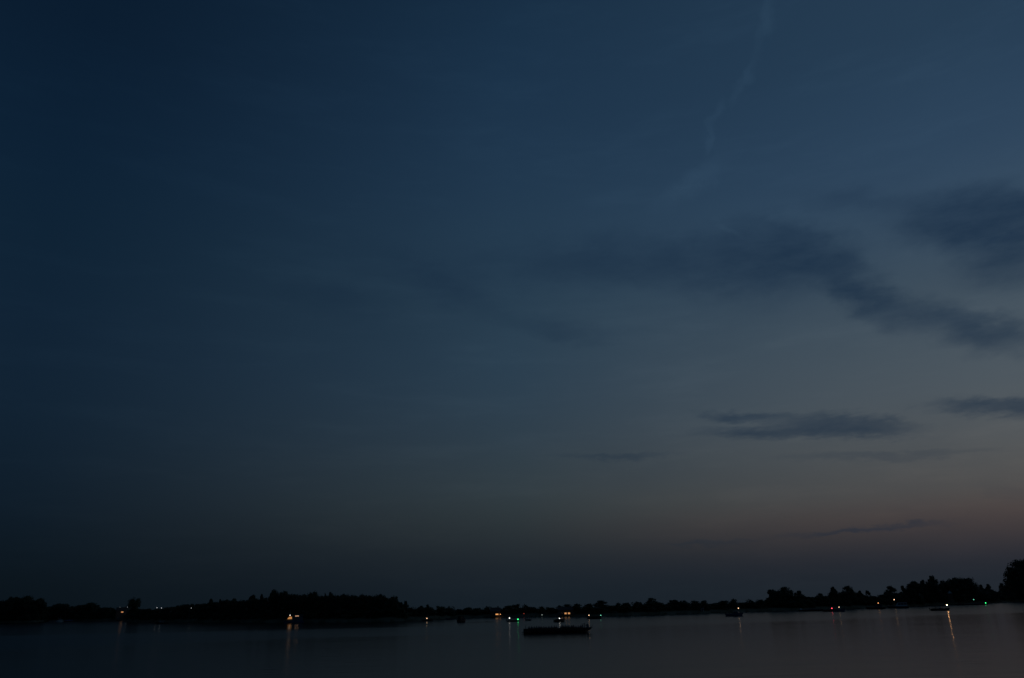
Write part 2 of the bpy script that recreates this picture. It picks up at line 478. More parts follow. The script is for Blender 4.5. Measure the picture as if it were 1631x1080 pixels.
SKYLINE = [(-60,955),(0,955.8),(7,954.5),(20,951),(38,950),(48,951),(55,955),(64,953.5),(72,955),(75,962),(80,965),(86,962),(108,962),(118,965),(130,961),(149,960),(156,963),(163,967),(180,965.5),(190,968.5),(205,970),(207,958),(213,954),(222,955),(225,967),(250,968.5),(266,966),(280,963),(293,959),(318,961),(324,958),(336,954),(346,957),(351,955),(366,955),(378,955),(388,955),(398,949),(403,948),(407,952),(416,947.5),(421,952),(430,946),(434,940),(448,943.5),(455,942.5),(470,946.5),(490,944.5),(504,943),(509,947),(521,948),(526,944),(533,947),(555,948),(605,947.5),(620,949.5),(633,951),(641,956),(648,958),(652,964),(660,968),(672,965),(681,963),(686,967),(691,969.5),(706,967),(730,970),(745,968),(768,970),(777,967),(800,970),(813,965),(820,969.5),(842,967),(858,970.5),(885,970),(893,965),(899,968),(916,965.5),(921,969),(935,967),(943,965),(947,959),(957,957),(964,961),(968,965),(990,964),(999,961.5),(1006,965),(1013,959),(1027,960),(1033,954),(1041,953.5),(1048,958),(1057,961),(1065,957),(1080,957.5),(1102,960),(1130,961),(1140,959),(1175,959.5),(1195,957),(1217,957),(1222,947),(1228,940.5),(1240,940),(1247,936.5),(1255,935.5),(1259,943),(1262,948),(1266,942.5),(1276,943),(1280,949),(1302,947.5),(1314,947),(1320,940),(1327,935.5),(1334,944),(1342,938),(1351,934),(1358,943),(1372,942),(1377,946),(1386,947),(1395,948),(1408,944),(1414,936),(1422,935),(1430,944),(1437,935),(1444,936),(1447,928),(1454,927),(1465,929),(1471,925),(1477,919.5),(1487,920.5),(1491,927),(1506,926),(1515,922),(1530,921.5),(1547,923),(1553,930),(1557,938),(1562,933),(1567,937),(1573,932),(1580,937),(1588,942),(1594,934),(1600,930),(1603,915),(1610,902),(1620,895),(1630,889),(1660,884),(1720,890)]
def sky_y(x):
    for (x0, y0), (x1, y1) in zip(SKYLINE[:-1], SKYLINE[1:]):
        if x0 <= x <= x1: return y0 + (y1 - y0) * (x - x0) / (x1 - x0)
    return SKYLINE[-1][1]
def plant(px, top, wpx, off, kind, q, label, group, name='tree', rot=None):
    a = azel(px, 975)[0]
    r = shore_r(a) + off
    z0 = bank_z(off) - .05
    pt = at_range(px, top, r)
    h = max(1.5, pt.z - z0)
    w = wpx * (r / F) * 1.06
    o = empty(name, (pt.x, pt.y, z0), random.uniform(0, 6.28))
    cme, tme = PROTO[(kind, q)] if name == 'tree' else BUSH[q]
    t = bpy.data.objects.new('trunk' if name == 'tree' else 'stem', tme); c = bpy.data.objects.new('crown' if name == 'tree' else 'foliage', cme)
    for p in (t, c):
        COL.objects.link(p); p.parent = o; p.scale = (w, w, h)
    tag(o, label, 'tree' if name == 'tree' else 'bush', group)
    return o
SEG = [(78, 'the dense wood at the left edge'), (204, 'the low wood behind the moored left boats'), (330, 'the low wood under the white street lamps'),
       (660, 'the dense wood above the lit orange cruiser'), (940, 'the thin distant treeline behind the tour boat'), (1218, 'the even wood left of the lone blue motor boat'),
       (1430, 'the broken tree row behind the red lit boat'), (1590, 'the tall wood behind the bright lantern boat'), (9999, 'the tall dark wood at the right edge of the shore')]
def seg(x):
    for lim, s in SEG:
        if x < lim: return s
PEAKS = [  # x, top, width, shape, own label
 (43,949.5,22,'round',None),(22,951,20,'ragged',None),(66,953,14,'round',None),(97,961.5,26,'wide',None),(146,960,20,'round',None),
 (215,953,15,'column','tall square topped dark tree standing alone right of the lit orange window'),
 (336,954,12,'pointed',None),(351,955,9,'pointed',None),(361,955,8,'ragged',None),(372,953.5,14,'round',None),(402,948,15,'ragged',None),(417,947,10,'pointed',None),
 (436,939.5,14,'ragged','tallest ragged tree rising over the wood left of the lit cruiser mast'),(456,942,20,'round',None),(500,943,22,'wide',None),(518,945,6,'pointed',None),(527,943.5,10,'upright',None),(548,946.5,18,'wide',None),(578,947.5,22,'wide',None),(606,947,20,'wide',None),(628,950,18,'wide',None),(646,957,7,'ragged',None),
 (681,963,9,'pointed',None),(670,965,12,'round',None),(706,966.5,7,'pointed',None),(777,966.5,7,'pointed',None),(790,967.5,6,'pointed',None),
 (813,964.5,9,'upright','slim dark tree peak directly above the green lit boat'),(842,966.5,9,'round',None),(893,964,9,'upright','upright dark tree just left of the lit orange windows'),(903,966,7,'pointed',None),(916,964.5,7,'pointed',None),(936,965,9,'round',None),
 (956,956.5,22,'round','big rounded tree behind the boat with the dim green light'),(996,960.5,13,'round',None),(1016,958.5,14,'wide',None),
 (1038,952.5,17,'round','rounded tree standing highest in the wood right of the tour boat'),(1073,955.5,18,'wide',None),(1088,956.5,14,'wide',None),
 (1229,939,18,'ragged','left half of the high dark tree pair left of the red boat light'),(1250,935,20,'round','right and taller half of the high dark tree pair left of the red light'),(1271,941,16,'round','small rounded tree right beside the high dark tree pair'),
 (1306,945,12,'round',None),(1326,935,16,'pointed','pointed dark tree right above the red boat light'),(1349,933.5,18,'round','rounded dark tree right of the pointed tree over the red light'),(1369,941,11,'pointed',None),(1381,940.5,8,'upright',None),
 (1418,933.5,17,'round','rounded tree above the boat with the high mast light'),(1437,933,10,'pointed',None),(1453,926,20,'round',None),(1468,924,11,'upright',None),
 (1482,917.5,17,'round','highest rounded tree in the wood over the bright lantern boat'),(1502,925,16,'wide',None),(1520,920.5,22,'wide',None),(1540,921,24,'wide',None),(1562,931.5,9,'pointed',None),(1573,930.5,11,'pointed',None),
 (1596,929,11,'round',None),(1621,893,33,'round','huge rounded black tree cut by the right edge of the picture'),(1652,884,50,'round',None)]
for i, (x, top, w, k, lab) in enumerate(PEAKS):
    s = seg(x)
    plant(x, top, w, 26 + (i * 7) % 17, k, i % 2, lab or 'dark tree crown rising above ' + s, None if lab else 'peaks of ' + s)
x = -14
i = 0
while x < 1650:
    w = random.uniform(16, 23) if not 655 < x < 945 else random.uniform(11, 15)
    hw = w * .33
    top = max(sky_y(x + d * hw) for d in (-1, -.5, 0, .5, 1)) + random.uniform(.3, 3.0)
    if 1590 < x < 1612: w = 12
    if 178 < x < 232: w = 8
    s = seg(x)
    k = random.choice(['round', 'wide', 'wide', 'wide', 'ragged'])
    plant(x, top, w, random.uniform(17, 28), k, i % 2, 'dark tree merging into ' + s, 'trees of ' + s)
    x += w * .45; i += 1
x = -14
while x < 1645:
    a = azel(x, 975)[0]; r = shore_r(a)
    sc = r / F
    hpx = random.uniform(2.2, 5.0) / sc
    off = random.uniform(10, 17)
    wpx = random.uniform(4.5, 8.5) / sc
    # top pixel of a bush of that height
    z0 = bank_z(off); hh = hpx * sc
    yh = HORIZON - math.tan(ROLL) * (x - CX)
    top = yh + (CAM_H - (z0 + hh)) * F / ((r + off) * math.cos(R(a))) * math.cos(PITCH) ** 2 * 1.0
    plant(x, top, wpx, off, None, i % 4, 'low dark bush below ' + seg(x), 'bank bushes below ' + seg(x), 'bush')
    x += wpx * .8; i += 1

# reeds along the water's edge: nobody could count them
v, f = [], []
rr = random.Random(5)
for i in range(9000):
    a = rr.uniform(-36, 36); r = shore_r(a) + rr.uniform(-1.5, 3)
    if mnoise.noise(Vector((a * 1.3, 0, 4))) < -.05: continue
    x, y = polar(a, r); h = rr.uniform(.5, 1.5); w = .07; t = rr.uniform(0, 3.14); z = max(-.2, bank_z(r - shore_r(a)) - .1); b = len(v)
    dx, dy = math.cos(t)*w, math.sin(t)*w; lx, ly = rr.uniform(-.25,.25), rr.uniform(-.25,.25)
    v += [(x-dx, y-dy, z), (x+dx, y+dy, z), (x+lx, y+ly, z+h)]; f.append((b, b+1, b+2))
me = bpy.data.meshes.new('reeds'); me.from_pydata(v, [], f); me.update()
tag(mesh_obj('reeds', me, None, REED), 'reeds fringing the dark far bank', 'reeds', kind='stuff')

# ------------------------------------------------------------------ boats
class Boat:
    def __init__(s, name, x0, x1, yw, facing, yaw, label, group=None, cat='boat'):
        xc = (x0 + x1) / 2
        s.c = on_water(xc, yw)
        fwd = s.c.y * math.cos(PITCH) - CAM_H * math.sin(PITCH)
        s.L = (x1 - x0) * fwd / F / math.cos(R(yaw))
        a = math.atan2(s.c.x, s.c.y)
        rz = -a + (0 if facing > 0 else math.pi) + R(yaw)
        s.root = empty(name, s.c, rz); tag(s.root, label, cat, group)
        s.ax = Vector((math.cos(rz), math.sin(rz), 0)); s.side = Vector((-math.sin(rz), math.cos(rz), 0))
        s.g = lambda t: 0
    def local(s, px, py):
        """boat-frame x and z of a pixel, on the upright plane along the keel"""
        d = ray(px, py); t = (s.c - EYE).dot(s.side) / d.dot(s.side)
        p = EYE + d * t - s.c
        return p.dot(s.ax), p.z
    def beam(s, t): return s.B/2 * (1 - max(0, (t-.5)/.5)**s.full) * (.86 + .14*min(1, t*4))
    def sheer(s, t): return s.H * (1 + s.rise * max(0, t-.25)**1.6)
    def hull(s, B, H, m, rise=.7, full=2.0, rail_m=None, open_top=False):
        s.B, s.H, s.rise, s.full = B, H, rise, full
        L = s.L; rings = []; K = 14
        for i in range(K + 1):
            t = i / K; b = max(.025, s.beam(t)); z = s.sheer(t)
            xr = -L/2 + L*t
            k = -.35 + .33*max(0, (t-.72)/.28)**2
            xs = xr - .06*L*max(0, (t-.6)/.4)**1.5          # raked stem
            rings.append([(xr, -b, z), (xs, -b*.94, z*.35), (xs, -b*.72, -.12), (xs, 0, k), (xs, b*.72, -.12), (xs, b*.94, z*.35), (xr, b, z)])
        s.hull_o = MB().loft(rings, not open_top).build('hull', m, s.root, False)
        # rub rail: child of the hull
        rl = MB()
        for sg in (-1, 1):
            rl.path([(-L/2 + L*i/K, sg*(max(.025, s.beam(i/K))+.012), s.sheer(i/K)+.03) for i in range(K+1)], .045, 5)
        rl.build('rub_rail', rail_m or CANVAS_DARK, s.hull_o)
        return s
    def cabin(s, t0, t1, z1, m=HULL_WHITE, win=3, lit=None, litk=(), wz=(.42, .86), slope=.35):
        L = s.L; x0, x1 = -L/2 + L*t0, -L/2 + L*t1
        w = min(s.beam(t0), s.beam(t1)) * .82; z0 = s.H * 1.0
        h = z1 - z0
        s.cab = MB().taper((x0, x1, -w, w), (x0+.05*h, x1-slope*h*2, -w*.88, w*.88), z0-.05, z1).build('cabin', m, s.root)
        MB().box(x0-.15, x1-slope*h*2+.2, -w*.95, w*.95, z1+.003, z1+.07).build('cabin_roof', m, s.cab)
        xa, xb = x0 + .2, x1 - slope*h*2 - .15
        ww = (xb - xa) / win
        for k in range(win):
            for sg in (-1, 1):
                y = sg * (w*(.94) + .012)
                mb = MB().box(xa + k*ww + .06, xa + (k+1)*ww - .06, min(y, y-sg*.05), max(y, y-sg*.05), z0 + h*wz[0], z0 + h*wz[1])
                mb.build('window', lit if (lit and k in litk) else GLASS, s.cab)
        mb = MB(); xf = x1 - slope*h
        mb.loft([[(xf+slope*h*.62, -w*.85, z0+h*.22), (xf+slope*h*.62, w*.85, z0+h*.22)], [(xf-slope*h*.62+.05, -w*.8, z0+h*.85), (xf-slope*h*.62+.05, w*.8, z0+h*.85)]], False, False)
        for vv in range(4):
            mb.v.append((mb.v[vv][0]+.03, mb.v[vv][1], mb.v[vv][2]+.02))
        mb.f = [(0,1,3,2),(4,6,7,5),(0,4,5,1),(1,5,7,3),(3,7,6,2),(2,6,4,0)]
        mb.build('windscreen', GLASS, s.cab)
        return s
    def well(s, t0, t1):
        """open cockpit: floor boards, thwarts, coaming"""
        L = s.L; x0, x1 = -L/2 + L*t0, -L/2 + L*t1
        w = min(s.beam(t0), s.beam(t1))*.8
        co = MB()
        for sg in (-1, 1): co.box(x0, x1, min(sg*w, sg*(w+.08)), max(sg*w, sg*(w+.08)), s.H*.9, s.H+.16)
        co.build('coaming', WOOD, s.root)
        for k in range(2):
            xx = x0 + (x1-x0)*(.25+.45*k)
            MB().box(xx-.18, xx+.18, -w+.01, w-.01, s.H-.02, s.H+.07).build('thwart', WOOD, s.root)
        return s
    def outboard(s):
        x = -s.L/2; o = MB().taper((x-.52, x-.06, -.17, .17), (x-.46, x-.1, -.13, .13), s.H*.75, s.H+.45).build('outboard_motor', MOTOR, s.root)
        MB().box(x-.36, x-.22, -.05, .05, -.4, s.H*.75).build('shaft', MOTOR, o)
        return s
    def screen(s, t, h=.45):
        x = -s.L/2 + s.L*t; w = s.beam(t)*.75; z = s.sheer(t)
        mb = MB().loft([[(x, -w, z), (x+.03, -w, z), (x+.03, w, z), (x, w, z)], [(x-.28, -w*.85, z+h), (x-.25, -w*.85, z+h), (x-.25, w*.85, z+h), (x-.28, w*.85, z+h)]])
        o = mb.build('windscreen', GLASS, s.root)
        MB().path([(x, -w-.01, z), (x-.28, -w*.85-.01, z+h+.02), (x-.28, w*.85+.01, z+h+.02), (x, w+.01, z)], .025).build('frame', METAL, o)
        return s
    def console(s, t, h=.8):
        x = -s.L/2 + s.L*t; w = .45
        o = MB().taper((x-.3, x+.4, -w, w), (x-.25, x+.15, -w*.9, w*.9), s.H*.7, s.H+h).build('console', HULL_GREY, s.root)
        MB().path([(x-.32+.0*k, .2*math.cos(k*1.05), s.H+h*.75+.2*math.sin(k*1.05)) for k in range(7)], .02).build('steering_wheel', MOTOR, o)
        return s
    def canopy(s, t0, t1, z, m=CANVAS_DARK, sag=.25):
        L = s.L; x0, x1 = -L/2 + L*t0, -L/2 + L*t1; w = s.beam((t0+t1)/2)*.95
        rings = []
        for i in range(6):
            x = x0 + (x1-x0)*i/5; zz = z - sag*(2*i/5-1)**2
            top = [(x, w*(-1+2*k/6), zz - .3*abs(-1+2*k/6)**3) for k in range(7)]
            rings.append(top + [(p[0], p[1]*.97, p[2]-.04) for p in reversed(top)])
        o = MB().loft(rings).build('canopy', m, s.root)
        for i in (0, 5):
            x = x0 + (x1-x0)*i/5
            for sg in (-1, 1):
                MB().tube(((x0+x1)/2*.35+x*.65, sg*w*.9, s.H), (x, sg*w*.95, z-sag-.3), .03).build('canopy_pole', METAL, o)
        return s
    def cover(s, t0, t1, h, m):
        """canvas boat cover stretched over a ridge"""
        L = s.L; rings = []
        for i in range(9):
            t = t0 + (t1-t0)*i/8; x = -L/2 + L*t; b = s.beam(t)+.03; z = s.sheer(t)+.075
            r = h*math.sin(math.pi*(.12+.8*i/8))
            rings.append([(x, -b, z-.12), (x, -b, z), (x, -b*.45, z+r*.75), (x, 0, z+r), (x, b*.45, z+r*.75), (x, b, z), (x, b, z-.12)])
        MB().loft(rings).build('cover', m, s.root)
        return s
    def lamp(s, px, py, m, r=.2, name='mast', base=None, rr=.035):
        x, z = s.local(px, py)
        x = max(-s.L/2 + .15, min(s.L/2 - .15, x))
        t = (x + s.L/2) / s.L
        z = max(z, s.sheer(t) + r + .15)
        zb = s.sheer(t)-.05 if base is None else base
        mo = MB().tube((x, 0, min(zb, z-.25)), (x, 0, z - r*.8), rr, rr*.7, 6).build(name, METAL, s.root)
        MB().tube((x, 0, z - r*1.25), (x, 0, z - r*.82), r*.55, r*.75, 10).build('lamp_holder', MOTOR, mo)
        lo = bpy.data.objects.new('lamp', ball_mesh(r, m)); COL.objects.link(lo); lo.parent = mo; lo.location = (x, 0, z)
        return s
    def bowrail(s, h=.55):
        L = s.L; mb = MB(); K = 6
        for sg in (-1, 1):
            pts = [(-L/2 + L*(.55+.43*i/K), sg*max(.03, s.beam(.55+.43*i/K)*.93), s.sheer(.55+.43*i/K)+h) for i in range(K+1)]
            mb.path(pts, .022)
            for i in range(0, K+1, 2): mb.tube((pts[i][0], pts[i][1], pts[i][2]-h), pts[i], .018)
        mb.build('bow_rail', METAL, s.root)
        return s

WHITE = glow('lamp_white', (1, .93, .84), 2.4)
WHITE_D = glow('lamp_white_dim', (1, .93, .85), 1.2)
WARM = glow('lamp_warm', (1, .6, .34), 2.6)
WARM_B = glow('lamp_warm_bright', (1, .5, .2), 26)
WARM_D = glow('lamp_warm_dim', (1, .5, .25), 2.5)
ORANGE = glow('lamp_orange', (1, .42, .14), 2.0)
RED = glow('lamp_red', (1, .06, .09), 3.5)
RED_D = glow('lamp_red_dim', (1, .12, .05), .35)
GREEN = glow('lamp_green', (.04, 1, .25), 2.8)
GREEN_D = glow('lamp_green_dim', (.25, 1, .65), 1.6)
PALE_D = glow('lamp_pale_dim', (.8, .95, .85), .35)
TENT_GLOW = glow('glowing_tent_canvas', (1, .42, .1), .42)  # cockpit tent canvas emits by itself, standing in for a lamp inside
STRIP_LIT = glow('lit_window_strip', (1, .55, .3), .45)

# tour boat in the middle of the lake
tb = Boat('tour_boat', 834, 944, 1008, 1, 3, 'long low black open tour boat full of passengers in the middle of the lake')
tb.hull(4.0, 1.08, HULL_DARK, rise=.03, full=14, open_top=True)
L = tb.L
MB().box(-L/2+.6, L/2-1.0, -1.7, 1.7, .5, .56).build('deck', DECK, tb.root)
for sg in (-1, 1):
    for k in range(2):
        xx0 = -L/2 + 1.2 + k*(L-3.4)/2
        MB().box(xx0, xx0+(L-3.4)/2-.3, min(sg*1.0, sg*1.45), max(sg*1.0, sg*1.45), 0.563, .99).build('bench', WOOD, tb.root)
rl = MB()
for sg in (-1, 1):
    rl.path([(-L/2+.4, sg*1.86, 1.42), (L/2-2.0, sg*1.86, 1.42)], .02)
    for k in range(11): rl.tube((-L/2+.4+k*(L-2.4)/10, sg*1.86, 1.1), (-L/2+.4+k*(L-2.4)/10, sg*1.86, 1.42), .02)
rl.build('railing', METAL, tb.root)
MB().tube((-L/2+.55, 0, 1.1), (-L/2+.55, 0, 2.1), .05).build('stern_post', WOOD, tb.root)
tb.console(.93, 1.0)
MB().path([(L/2-2.4, -1.0, 1.15), (L/2-2.3, -1.0, 2.3), (L/2-2.3, 1.0, 2.3), (L/2-2.4, 1.0, 1.15)], .035).build('roll_bar', METAL, tb.root)
MB().tube((L/2-.6, 0, 1.15), (L/2+.1, 0, 1.6), .06).build('bow_sprit', WOOD, tb.root)
MB().box(-L/2-.45, -L/2-.02, -1.2, 1.2, .28, .4).build('swim_step', WOOD, tb.root)

# people -----------------------------------------------------------
def skin_body(name, joints, edges, cut, cloth):
    me = bpy.data.meshes.new(name)
    me.from_pydata([j[:3] for j in joints], [], edges); me.update()
    o = bpy.data.objects.new(name, me); COL.objects.link(o)
    md = o.modifiers.new('skin', 'SKIN')
    for i, j in enumerate(joints):
        me.skin_vertices[0].data[i].radius = (j[3], j[4] if len(j) > 4 else j[3])
    me.skin_vertices[0].data[0].use_root = True
    sb = o.modifiers.new('sub', 'SUBSURF'); sb.levels = 1; sb.render_levels = 1
    dg = bpy.context.evaluated_depsgraph_get()
    nm = bpy.data.meshes.new_from_object(o.evaluated_get(dg))
    bpy.data.objects.remove(o)
    nm.materials.clear()
    for m in (cloth, SKIN, TROUSER): nm.materials.append(m)
    for p in nm.polygons:
        p.use_smooth = True
        z = p.center.z
        p.material_index = 1 if z > cut[1] else (2 if z < cut[0] or p.center.y > .2 and z < cut[0] + .12 else 0)
    return nm
def seated(lean, arms, cloth):
    j = [(0,0,.10,.15,.12), (0,.02+lean*.3,.32,.15,.11), (0,.03+lean*.7,.50,.17,.11), (0,.04+lean,.62,.055), (0,.06+lean,.70,.085,.09), (0,.05+lean,.83,.075,.085)]
    e = [(0,1),(1,2),(2,3),(3,4),(4,5)]
    for sg in (-1, 1):
        b = len(j)
        j += [(sg*.19,.03+lean*.75,.53,.065), (sg*.25,.05+lean*.4,.30,.05), (sg*(.16 if arms else .2),.26,.22 if arms else .17,.038), (sg*.13,.33,.2 if arms else .15,.028)]
        e += [(2,b),(b,b+1),(b+1,b+2),(b+2,b+3)]
        b = len(j)
        j += [(sg*.10,.06,.06,.09), (sg*.12,.42,.08,.07), (sg*.12,.44,-.14,.055), (sg*.12,.46,-.30,.045), (sg*.12,.58,-.32,.035)]
        e += [(0,b),(b,b+1),(b+1,b+2),(b+2,b+3),(b+3,b+4)]
    return skin_body('person', j, e, (.06, .6), cloth)
def standing(cloth, reach):
    j = [(0,0,.95,.15,.11), (0,.01,1.15,.14,.1), (0,.02,1.36,.17,.11), (0,.02,1.48,.055), (0,.04,1.57,.085,.09), (0,.03,1.70,.075,.085)]
    e = [(0,1),(1,2),(2,3),(3,4),(4,5)]
    for sg in (-1, 1):
        b = len(j)
        j += [(sg*.2,.02,1.40,.06), (sg*.25,.03,1.12,.048), (sg*.22,.05+.3*reach,.9+.2*reach,.036), (sg*.2,.08+.36*reach,.8+.32*reach,.028)]
        e += [(2,b),(b,b+1),(b+1,b+2),(b+2,b+3)]
        b = len(j)
        j += [(sg*.1,0,.86,.09), (sg*.11,.02,.48,.068), (sg*.11,-.01,.1,.048), (sg*.11,.14,.045,.04)]
        e += [(0,b),(b,b+1),(b+1,b+2),(b+2,b+3)]
    return skin_body('person', j, e, (.92, 1.46), cloth)
def hair_mesh(zc, y):
    bm = bmesh.new(); bmesh.ops.create_icosphere(bm, subdivisions=2, radius=1)
    for vv in bm.verts:
        d = vv.co.copy()
        vv.co = Vector((d.x*.098, d.y*.108 - .018 + y, max(d.z, -.75 if d.y < .1 else .15)*.112 + zc))
    me = bpy.data.meshes.new('hair'); bm.to_mesh(me); bm.free(); me.materials.append(HAIR); return me
SEATED = [(seated(.0, 1, CLOTHS[0]), hair_mesh(.80, .05)), (seated(.06, 0, CLOTHS[1]), hair_mesh(.80, .11)), (seated(-.03, 1, CLOTHS[2]), hair_mesh(.80, .02)), (seated(.03, 0, CLOTHS[3]), hair_mesh(.80, .08))]
STAND = [(standing(CLOTHS[1], 0), hair_mesh(1.67, .03)), (standing(CLOTHS[0], 1), hair_mesh(1.67, .03))]
def person(pm, loc, rz, label, group, sc=1.0):
    o = mesh_obj('person', pm[0]); o.location = loc; o.rotation_euler = (0, 0, rz); o.scale = (sc,)*3
    h = mesh_obj('hair', pm[1], o)
    tag(o, label, 'person', group); return o
TBM = Matrix.Translation(tb.c) @ Matrix.Rotation(tb.root.rotation_euler.z, 4, 'Z')
def tb_person(pm, lx, ly, lz, face, label, group, sc=1):
    w = TBM @ Vector((lx, ly, lz)); return person(pm, w, tb.root.rotation_euler.z + face, label, group, sc)
rp = random.Random(3)
for sg in (-1, 1):
    xx = -L/2 + 1.5
    k = 0
    while xx < L/2 - 2.9:
        if rp.random() < .88:
            tb_person(SEATED[rp.randrange(4)], xx, sg*1.26, .92, (0 if sg < 0 else math.pi) + rp.uniform(-.3, .3),
                      'dark silhouetted passenger sitting on the bench on the %s side of the tour boat' % ('near' if sg < 0 else 'far'), '%s side passengers of the tour boat' % ('near' if sg < 0 else 'far'), rp.uniform(.92, 1.08))
        xx += rp.uniform(.52, .78); k += 1
tb_person(STAND[1], L/2-2.0, .3, .56, -math.pi/2, 'dark standing person steering at the right end of the tour boat', None, .98)
tb_person(STAND[0], L/2-2.75, -.5, .56, -math.pi/2+.4, 'dark standing person beside the helm of the tour boat', None, .93)

# lit cabin cruiser moored by the wood
b = Boat('cabin_cruiser', 451, 483, 992.6, -1, 4, 'cabin cruiser with glowing orange cockpit and lit windows below the dense wood')
zt = b.local(470, 979.2)[1]
b.hull(3.4, 1.0, HULL_BLUE, rise=.35).cabin(.05, .6, zt, CANVAS_TEAL, 5, STRIP_LIT, (2, 3), (.72, .88), .1)
xa, za = b.local(464.6, 986); xc_, zc_ = b.local(458, 982.4)
MB().taper((xa, xc_, -1.25, 1.25), (xa+.05, xa+(xc_-xa)*.6, -1.0, 1.0), max(za, 1.2), zc_).build('cockpit_tent', TENT_GLOW, b.root)
b.lamp(462, 980, WHITE, .2, 'mast', 2.3); b.lamp(481, 980.6, WHITE_D, .2, 'stern_staff')
x_, z_ = b.local(463, 972)
MB().tube((x_, 0, 2.3), (x_, 0, z_), .05).build('signal_mast', HULL_WHITE, b.root)
b.bowrail()

# small boats, left to right
b = Boat('motor_boat', 79, 91, 990.3, 1, 8, 'leftmost small grey boat moored by the left wood'); b.hull(2.1, .7, HULL_GREY).cover(.1, .9, .6, CANVAS_DARK).outboard()
b = Boat('cabin_cruiser', 90, 101, 990.4, -1, 0, 'small pale cabin boat with twin masts moored by the left wood'); b.hull(2.3, .9, HULL_WHITE).cabin(.2, .75, 2.0, HULL_WHITE, 2)
for px in (93.5, 97):
    x_, z_ = b.local(px, 981); MB().tube((x_, 0, .9), (x_, 0, 4.4), .06).build('mast', HULL_WHITE, b.root)
b = Boat('motor_boat', 102, 116, 990.5, 1, 0, 'small boat under a blue cover moored by the left wood'); b.hull(2.2, .75, HULL_DARK).cover(.05, .95, .9, CANVAS_BLUE)
jc = on_water(150, 989.9)
jet = empty('jetty', jc, -math.atan2(jc.x, jc.y)); tag(jet, 'low wooden jetty along the shore left of the lit orange window', 'jetty')
for k in range(48): MB().box(-18+k*.75, -18+k*.75+.68, -.8, .8, .55, .63).build('plank', WOOD, jet)
for k in range(9):
    for sg in (-1, 1): MB().tube((-17.5+k*4.4, sg*.88, -1.2), (-17.5+k*4.4, sg*.88, 1.15), .09).build('post', WOOD, jet)
b = Boat('cabin_cruiser', 248, 266, 993.5, -1, 12, 'small dark cabin boat lying left of the wood below the street lamps'); b.hull(2.4, .8, HULL_DARK).cabin(.3, .7, 1.9, HULL_GREY, 2).outboard()
b = Boat('motor_boat', 673, 690, 989.3, 1, 0, 'small dark boat with a single orange light right of the dense wood'); b.hull(2.2, .6, HULL_DARK).well(.2, .6).screen(.62).outboard(); b.lamp(680, 985, WARM, .2)
b = Boat('motor_boat', 709, 726, 987, -1, 0, 'faint low grey boat left of the small boxy dark boat'); b.hull(2.2, .55, HULL_GREY).well(.2, .6).screen(.6).outboard()
b = Boat('cabin_cruiser', 730.5, 742, 991, 1, 50, 'small boxy dark boat with a high cabin right of the orange light'); b.hull(2.6, 1.1, HULL_DARK, rise=.4).cabin(.08, .7, 2.55, CANVAS_DARK, 2)
b = Boat('motor_boat', 808, 827.5, 990.2, 1, 0, 'dark boat with a white stern light and a green bow light'); b.hull(2.4, .5, HULL_DARK, rise=.2).well(.2, .55).screen(.6).outboard(); b.lamp(811.5, 984.6, WHITE, .25); b.lamp(825, 986.8, GREEN, .24)
b = Boat('dinghy', 838, 847, 988.6, 1, 10, 'faint small dinghy right of the green boat light'); b.hull(1.6, .5, HULL_GREY).well(.2, .7).outboard()
b = Boat('motor_boat', 883, 900, 990.6, 1, 20, 'dark boat with a canopy and a white light behind the tour boat'); b.hull(2.6, .9, HULL_DARK, rise=.4).well(.15, .6).canopy(.2, .85, 3.6, CANVAS_DARK, .5).lamp(891.2, 985, WHITE, .22)
b = Boat('motor_boat', 936, 959, 985.6, 1, 0, 'dark boat with a warm stern light and a dim green bow light'); b.hull(2.5, .9, HULL_DARK, rise=.5).well(.2, .55).screen(.62).outboard(); b.lamp(938, 980, WARM, .2); b.lamp(957, 982.4, GREEN_D, .18)
b = Boat('motor_boat', 1157, 1184, 981.5, 1, -6, 'lone dark blue motor boat with a mast light on open water'); b.hull(2.7, 1.0, HULL_BLUE, rise=.55).well(.12, .45).cabin(.42, .78, 2.0, HULL_GREY, 2).outboard().bowrail(); b.lamp(1176, 968.8, WARM, .19, 'mast', 1.9)
b = Boat('barge', 1273, 1311, 973.6, 1, 0, 'long low unlit dark barge left of the red boat light'); b.hull(3.4, .75, HULL_DARK, rise=.25, full=4).cover(.2, .9, .5, CANVAS_DARK)
xb, zb = b.local(1274.6, 972.3); MB().taper((xb-.2, xb+1.1, -.8, .8), (xb, xb+.9, -.7, .7), .7, 1.45).build('wheelhouse', HULL_WHITE, b.root)
b = Boat('motor_boat', 1311, 1329, 974.2, 1, 0, 'dark boat carrying the single red light'); b.hull(2.3, .85, HULL_RED, rise=.5).well(.15, .5).screen(.6).outboard(); b.lamp(1325, 968.9, RED, .23)
b = Boat('motor_boat', 1330, 1346, 974.3, 1, -30, 'blue boat with a warm light just right of the red light'); b.hull(2.4, 1.0, HULL_BLUE, rise=.8).well(.15, .5).screen(.55).outboard(); b.lamp(1336.4, 967.1, WARM, .2)
b = Boat('cabin_cruiser', 1380, 1409, 970.2, -1, 5, 'dark teal boat with a small orange lamp above its cabin'); b.hull(2.8, .9, HULL_DARK, rise=.5).cabin(.15, .55, 2.4, CANVAS_TEAL, 3).bowrail(); b.lamp(1398.8, 960.6, ORANGE, .24, 'mast', 2.3)
b = Boat('cabin_cruiser', 1414, 1446, 968.9, -1, 0, 'white topped boat under a high white mast light'); b.hull(3.0, 1.1, HULL_DARK, rise=.4, rail_m=HULL_WHITE).cabin(.05, .6, 3.0, HULL_WHITE, 3)
b.lamp(1424.2, 955.2, WARM, .26, 'mast', 2.9)
